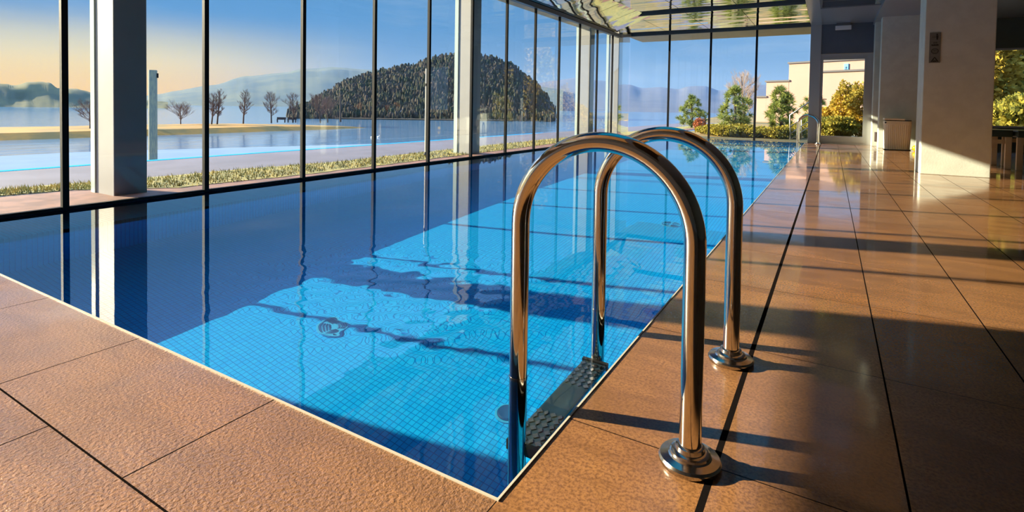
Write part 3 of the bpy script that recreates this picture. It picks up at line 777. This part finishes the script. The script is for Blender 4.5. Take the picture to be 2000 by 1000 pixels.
for j, (px, lab) in enumerate([(549, 'dark park bench on the bank between two bare trees'), (570, 'small park bench at the foot of the bare tree by the third mullion')]):
    p = on_z(px, 238, bz); o = empty('park_bench', p, lab, 'bench', 'park benches on the ochre bank')
    MB().box(-.6, .6, -.2, .2, .30, .36).build('seat', BARK, o); MB().box(-.6, .6, .18, .24, .36, .65).build('backrest', BARK, o)
    for sx in (-.5, .5): MB().box(sx-.04, sx+.04, -.18, .22, -.1, .30).build('leg', BARK, o)
    o.rotation_euler = (0, 0, .7)
# orange bare saplings under the wooded hill
for j, (px, yt) in enumerate([(700, 198), (722, 205), (742, 196), (758, 203), (776, 197), (792, 201), (806, 205), (688, 208)]):
    D = 128+3*(j % 3); p = at_d(px, 238, D); zb = -2.3; p.z = zb
    bare_tree(p, z_at(px, yt, p)-zb, .55, 60+j, 'orange brown bare tree in the thicket at the foot of the wooded hill', m=TWIG2, group='orange thicket under the wooded hill', up=.7, levels=3)
ft = MB(); ft.prism([tuple(at_d(px, 240, d).xy) for px, d in ((655, 118), (900, 116), (1000, 118), (1000, 175), (655, 175))][::1], -2.6, -2.15)
struct(ft.build('ground_shore', mat('brown_shore', (.13, .09, .05), .9, 0, var=.4, vscale=.3)), 'brown shore at the foot of the wooded hill')
# lakeside house and its folded white parasols
p = at_d(852, 236, 135); p.z = -2.2
hs = empty('lakeside_house', p, 'small dark roofed house on the shore under the wooded hill', 'house')
MB().box(-2.2, 2.2, -1.6, 1.6, 0, 1.8).build('walls', mat('brown_house_wall', (.22, .15, .11), .8), hs)
rf = MB(); rf.v += [(-2.6, -2, 1.7), (2.6, -2, 1.7), (2.6, 2, 1.7), (-2.6, 2, 1.7), (-1.0, 0, 3.7), (1.0, 0, 3.7)]; rf.f += [(3, 2, 1, 0), (0, 1, 5, 4), (1, 2, 5), (2, 3, 4, 5), (3, 0, 4)]
rf.build('roof', mat('slate_roof', (.06, .075, .10), .7), hs)
for sx in (-1.2, .4): MB().box(sx, sx+.8, -1.63, -1.58, .5, 1.3).build('window', DARK, hs)
MB().box(1.45, 1.6, -1.64, -1.6, 0, 1.2).build('door', DARK, hs)
CANV = mat('white_canvas', (.85, .80, .72), .8)
for j in range(7):
    p = at_d(785+7.2*j, 236, 126); p.z = -2.2; z0 = at_d(785+7.2*j, 219.5, 126).z+2.2
    o = empty('parasol', p, 'one of seven small white slanted parasols in a row before the lakeside house', 'parasol', 'white parasols on the shore')
    MB().tube([(0, 0, 0), (0, 0, z0+.3)], .04, 6).build('pole', BARK, o)
    MB().slab([(-.45, -.35, z0), (.1, -.35, z0+.85), (.1, .35, z0+.85), (-.45, .35, z0)], (.12, 0, .05)).build('canopy', CANV, o)
    o.rotation_euler = (0, 0, .6)
# swans
for px, yy, lab in ((738.5, 268.5, 'white bird on the water just right of the fourth mullion'), (726, 269, 'white bird on the water just left of the fourth mullion')):
    p = on_z(px, yy, -2.4); o = empty('swan', p, lab, 'bird', 'white birds on the lake')
    MB().blob((0, 0, .12), (.30, .18, .15), 10, 6).build('body', CANV, o, smooth=180)
    MB().tube([(.24, 0, .15), (.33, 0, .35), (.30, 0, .5), (.40, 0, .52)], [.06, .045, .045, .03], 8).build('neck', CANV, o, smooth=180)
    o.scale = (.45, .45, .45)

# thick post and slim mast outside the lake side glass
p = on_z(299, 350, -2.4); hp = z_at(299, 137, p)+2.4
POST = mat('mossy_grey_post', (.15, .17, .15), .8, 0, col2=(.26, .26, .17), vscale=4, stretch=(8, 8, 1))
po = empty('timber_post', p, 'thick grey green post at the lake edge just right of the big near column', 'post')
r = .5*(at_d(308, 250, math.hypot(p.x, p.y))-at_d(290, 250, math.hypot(p.x, p.y))).length; MB().lathe([(r, 0), (r, hp-.02), (r*.96, hp)], (0, 0, 0), 20).build('shaft', POST, po, smooth=40)
MB().box(r*.5, r*.95, r*.5, r*.95, hp-.30, hp-.12).build('hook', DARK, po)
p = on_z(832, 304, G0); hp = z_at(832, 134, p)-G0
ms = empty('lamp_mast', p, 'slim pale mast on the grass in front of the wooded hill', 'mast')
MB().tube([(0, 0, 0), (0, 0, hp)], .019, 12).build('pole', mat('pale_mast_paint', (.50, .46, .38), .5), ms, smooth=40)
MB().tube([(0, 0, hp*.80), (0, 0, hp*.83)], .024, 12).build('collar', DARK, ms, smooth=40)
MB().lathe([(.035, 0), (.035, .02), (.02, .05)], (0, 0, 0), 14).build('foot', DARK, ms, smooth=40)

# ------------------------------------------------------------------ garden beyond the far glass
def leaf_mat(name, a, b_, sc_=3.0):
    m, nt, b = newmat(name); nt.put(b.inputs['Base Color'], nt.mix(nt.rng(nt.noise(sc_, 3, .6, nt.obj()), .38, .62), a, b_))
    b.inputs['Roughness'].default_value = .7; b.inputs['Specular IOR Level'].default_value = .2
    tl = nt.n('ShaderNodeBsdfTranslucent'); nt.put(tl.inputs[0], nt.mix(.5, a, b_)); mx = nt.n('ShaderNodeMixShader'); mx.inputs[0].default_value = .3
    out = m.node_tree.nodes['Material Output']; nt.L.new(b.outputs[0], mx.inputs[1]); nt.L.new(tl.outputs[0], mx.inputs[2]); nt.L.new(mx.outputs[0], out.inputs['Surface']); return m
PINE = leaf_mat('pine_needles', (.34, .36, .07), (.14, .20, .055)); SHRUB = leaf_mat('yellow_green_leaves', (.42, .34, .05), (.15, .17, .03)); SHRUB2 = leaf_mat('golden_leaves', (.55, .36, .05), (.22, .20, .03), 1.5); RUST = leaf_mat('rust_leaves', (.45, .13, .05), (.18, .10, .04))
def rv(rn):
    while True:
        v = Vector((rn.uniform(-1, 1), rn.uniform(-1, 1), rn.uniform(-1, 1)))
        if .05 < v.length < 1: return v.normalized()
def pine(px0, px1, yt, yb, Y, seed, lab):
    rn = random.Random(seed); pxc = (px0+px1)/2; base = on_y(pxc, 262, Y); base.z = -.03
    top = on_y(pxc, yt, Y).z+.03; bot = on_y(pxc, yb, Y).z; wd = abs(on_y(px1, yt, Y).x-on_y(px0, yt, Y).x)/2
    root = empty('pine_tree', base, lab, 'tree', 'pine trees beyond the far glass'); tk = MB(); nd = MB(); h = top+.03
    tk.tube([(0, 0, -.05), (.02, 0, h*.4), (-.02, 0, h*.75), (0, 0, h*.93)], [h*.035, h*.028, h*.016, h*.006], 8)
    hb_ = max(.12*h, bot+.03)
    for i in range(88):
        t = rn.random()**1.15; z = hb_+(h*.97-hb_)*t
        a = rn.uniform(0, 2*PI); rr = wd*(1-t**2.0)**.6*(.6+.4*min(1, t*5+.2))*rn.uniform(.35, 1.0)**.5*(.92+.75*noise.noise(Vector((math.cos(a)*1.3, math.sin(a)*1.3, t*4.5+seed*3))))
        c = Vector((rr*math.cos(a), rr*math.sin(a), z+rn.uniform(-.05, .05)*h))
        if i % 3 == 0: tk.tube([(0, 0, max(hb_*.7, z-.12*h)), tuple(c)], [h*.009, h*.003], 4, cap=False)
        out = (c-Vector((0, 0, z-.25*h))).normalized(); L = h*rn.uniform(.10, .145)
        for _ in range(40):
            d = (rv(rn)+out*.6).normalized(); s_ = d.cross(rv(rn)).normalized()*L*.085
            nd.tri(c-s_, c+s_, c+d*L)
    tk.build('trunk', BARK, root, smooth=60); nd.build('needles', PINE, root); return root
pine(1320, 1380, 190, 262, 21, 1, 'round pine tree, leftmost beyond the far glass')
pine(1396, 1472, 173, 255, 20, 2, 'biggest pine tree, in the middle beyond the far glass')
pine(1494, 1556, 170, 245, 22, 3, 'pine tree in front of the pale building, left of the door post')
pine(1566, 1612, 182, 250, 23, 4, 'pine tree half hidden behind the grey door post')
def bush(c, r, n, seed, m, name, lab, cat, group=None, ls=.05, stem=True, zmin=0.0):
    rn = random.Random(seed); root = empty(name, (c[0], c[1], c[2]), lab, cat, group); lv = MB()
    for _ in range(n):
        d = rv(rn); q = rn.uniform(.45, 1.0)**.6; k = 1+.28*noise.noise(d*2.2+Vector((seed, 0, 0)))
        p_ = Vector((d.x*r[0]*q*k, d.y*r[1]*q*k, r[2]*(1+d.z*q*k)))
        if p_.z < zmin: continue
        u = (rv(rn)+d*.8+Vector((0, 0, .4))).normalized()*ls*rn.uniform(.7, 1.4); s_ = u.cross(rv(rn)).normalized()*ls*.38
        lv.quad(p_-u*.5, p_+s_, p_+u*.6, p_-s_)
    lv.build('foliage', m, root)
    if stem:
        st = MB(); 
        for k in range(4): 
            a = rn.uniform(0, 6.28); st.tube([(0, 0, -.02), (r[0]*.3*math.cos(a), r[1]*.3*math.sin(a), r[2]*1.1)], [r[2]*.05, r[2]*.02], 5, cap=False)
        st.build('stems', BARK, root)
    return root
# low shrubs on the ground outside the far glass
sp = [(1400, 15.6, .16, .42), (1422, 15.2, .15, .45), (1447, 15.7, .17, .45), (1470, 15.3, .13, .45), (1494, 15.8, .14, .42), (1517, 15.2, .16, .45), (1540, 15.8, .17, .42), (1562, 16.4, .20, .45), (1384, 16.4, .12, .40)]
places = ['nearest the round pine', 'second in the row', 'under the biggest pine', 'just left of the last mullion', 'just right of the last mullion', 'below the pine by the pale building', 'left of the outdoor stair rail', 'behind the outdoor stair rail', 'leftmost and lowest of the row']
for i, ((px, Y, rz, rx), pl) in enumerate(zip(sp, places)):
    q = on_y(px, 270, Y); bush((q.x, Y, -.02), (rx, .35, rz), 1500, 100+i, SHRUB, 'low_shrub', 'low yellow green shrub outside the far glass, '+pl, 'shrub', 'low shrubs outside the far glass', .05)
q = on_y(1367, 250, 18.5); bush((q.x, 18.5, -.02), (.22, .2, .22), 500, 130, RUST, 'rust_shrub', 'small rust red shrub beside the round pine', 'shrub', None, .06)
# bushes behind the glass door
for i, (px, Y, yt, rx, lab) in enumerate([(1614, 18.3, 208, .42, 'golden bush behind the left half of the glass door'), (1652, 18.0, 162, .36, 'tallest golden bush in the middle behind the glass door'), (1690, 17.6, 160, .46, 'golden bush behind the right edge of the glass door'), (1634, 17.2, 225, .5, 'low golden bush in front of the taller ones behind the door')]):
    q = on_y(px, yt, Y); bush((q.x, Y, -.02), (rx, .45, q.z/2/.98), 3200, 140+i, SHRUB2 if i != 3 else SHRUB, 'garden_bush', lab, 'bush', 'bushes behind the glass door', .075)
bare_tree(Vector((on_y(1455, 240, 30).x, 30, -.05)), on_y(1455, 130, 30).z, .6, 91, 'pale leafless tree rising behind the biggest pine', m=TWIG3, group=None, up=.8, levels=4)
# trees outside the right hand window
for i, (x, y, rz, rx, lab) in enumerate([(3.5, 21.0, 2.1, 1.3, 'tall yellow green tree outside the garden window, nearest the wide pillar'), (5.6, 22.0, 2.3, 1.5, 'tall yellow green tree outside the garden window, behind the right bench'), (4.6, 19.6, .6, 1.1, 'lower dark green bush under the garden window trees')]):
    bush((x, y, -.02), (rx, 1.3, rz), 9000, 160+i, (SHRUB2, SHRUB, SHRUB)[i], 'garden_tree', lab, 'tree', 'trees outside the garden window', .15)

# outdoor stair rail beyond the far glass
sr = empty('stair_railing', (-.86, 15.0, -.02), 'stainless outdoor stair railing with three sloping bars beyond the far glass', 'railing')
def rp(px, py): v = on_y(px, py, 15.0); return (v.x+.86, 0, v.z+.02)
a, b2 = rp(1543, 225), rp(1596, 189)
MB().tube([(rp(1543, 272)[0], 0, 0), a, b2], .017, 10).build('handrail', STEEL2, sr, smooth=50)
for (u, v) in (((1544, 247), (1596, 212)), ((1544, 261), (1596, 226)), ((1544, 272), (1596, 238))): MB().tube([rp(*u), rp(*v)], .010, 8).build('bar', STEEL2, sr, smooth=50)
MB().tube([(rp(1564, 272)[0], .35, 0), (rp(1564, 240)[0], .35, rp(1564, 234)[2]), (rp(1596, 214)[0], .35, rp(1596, 210)[2])], .016, 10).build('second_handrail', STEEL2, sr, smooth=50)

# pale building
BW = mat('pale_pink_render', (.40, .255, .20), .85, 0, var=.06, vscale=.5); CAPM = mat('dark_roof_edge', (.07, .065, .07), .6)
bo = on_y(1541, 157, 38.0); ang = math.radians(-24); ux, uy = math.cos(ang), math.sin(ang)
bnrm = Vector((-uy, ux, 0))          # into the building
def bp(px, py):
    d = ray(px, py); t = (bo-EYE).dot(bnrm)/d.dot(bnrm); v = EYE+d*t; rel = v-Vector((bo.x, bo.y, 0)); return rel.x*ux+rel.y*uy, v.z
bd_ = empty('pale_building', (bo.x, bo.y, -.02), 'pale pink flat roofed building with stepped roofs behind the pines', 'building'); bd_.rotation_euler = (0, 0, ang)
def block(px0, px1, yt, name, depth=9, front=0.0, cap=.10):
    x0, z = bp(px0, yt); x1, _ = bp(px1, yt)
    o = MB().box(x0, x1, front, depth, 0, z-cap).build(name, BW, bd_); MB().box(x0-.06, x1+.06, front-.08, depth+.06, z-cap, z).build('roof_edge', CAPM, o); return o
block(1497, 1541.5, 157, 'middle_wing'); block(1478, 1497, 187, 'low_wing'); block(1541.5, 1800, 121, 'tall_wing')
block(1607, 1800, 140.5, 'front_wing', depth=0.0, front=-1.2)
x0, z0 = bp(1649, 140); x1, z1 = bp(1658, 123)
pq = MB(); pq.box(x0, x1, -.06, -.005, z0, z1-.15).prism([(x0, -.06), (x1, -.06), (x1, -.005), (x0, -.005)], z1-.15, z1-.02)
pl = pq.build('plaque', mat('blue_plaque', (.10, .50, .85), .5), bd_)
xm = (x0+x1)/2; fg = MB(); fg.box(xm-.07, xm+.07, -.075, -.061, z0+.05, z1-.32); fg.blob((xm, -.068, z1-.24), (.055, .012, .065), 10, 6); fg.build('figure_relief', mat('dark_blue_relief', (.015, .05, .14), .6), pl)

# ------------------------------------------------------------------ render look
sc.view_settings.view_transform = 'Standard'; sc.view_settings.look = 'None'
sc.view_settings.gamma = 1; sc.view_settings.use_curve_mapping = False; sc.view_settings.exposure = 0.24
cy = sc.cycles
cy.max_bounces = 12; cy.diffuse_bounces = 4; cy.glossy_bounces = 6; cy.transmission_bounces = 10; cy.transparent_max_bounces = 40
cy.caustics_reflective = False; cy.caustics_refractive = True; cy.sample_clamp_indirect = 6.0; cy.use_denoising = True
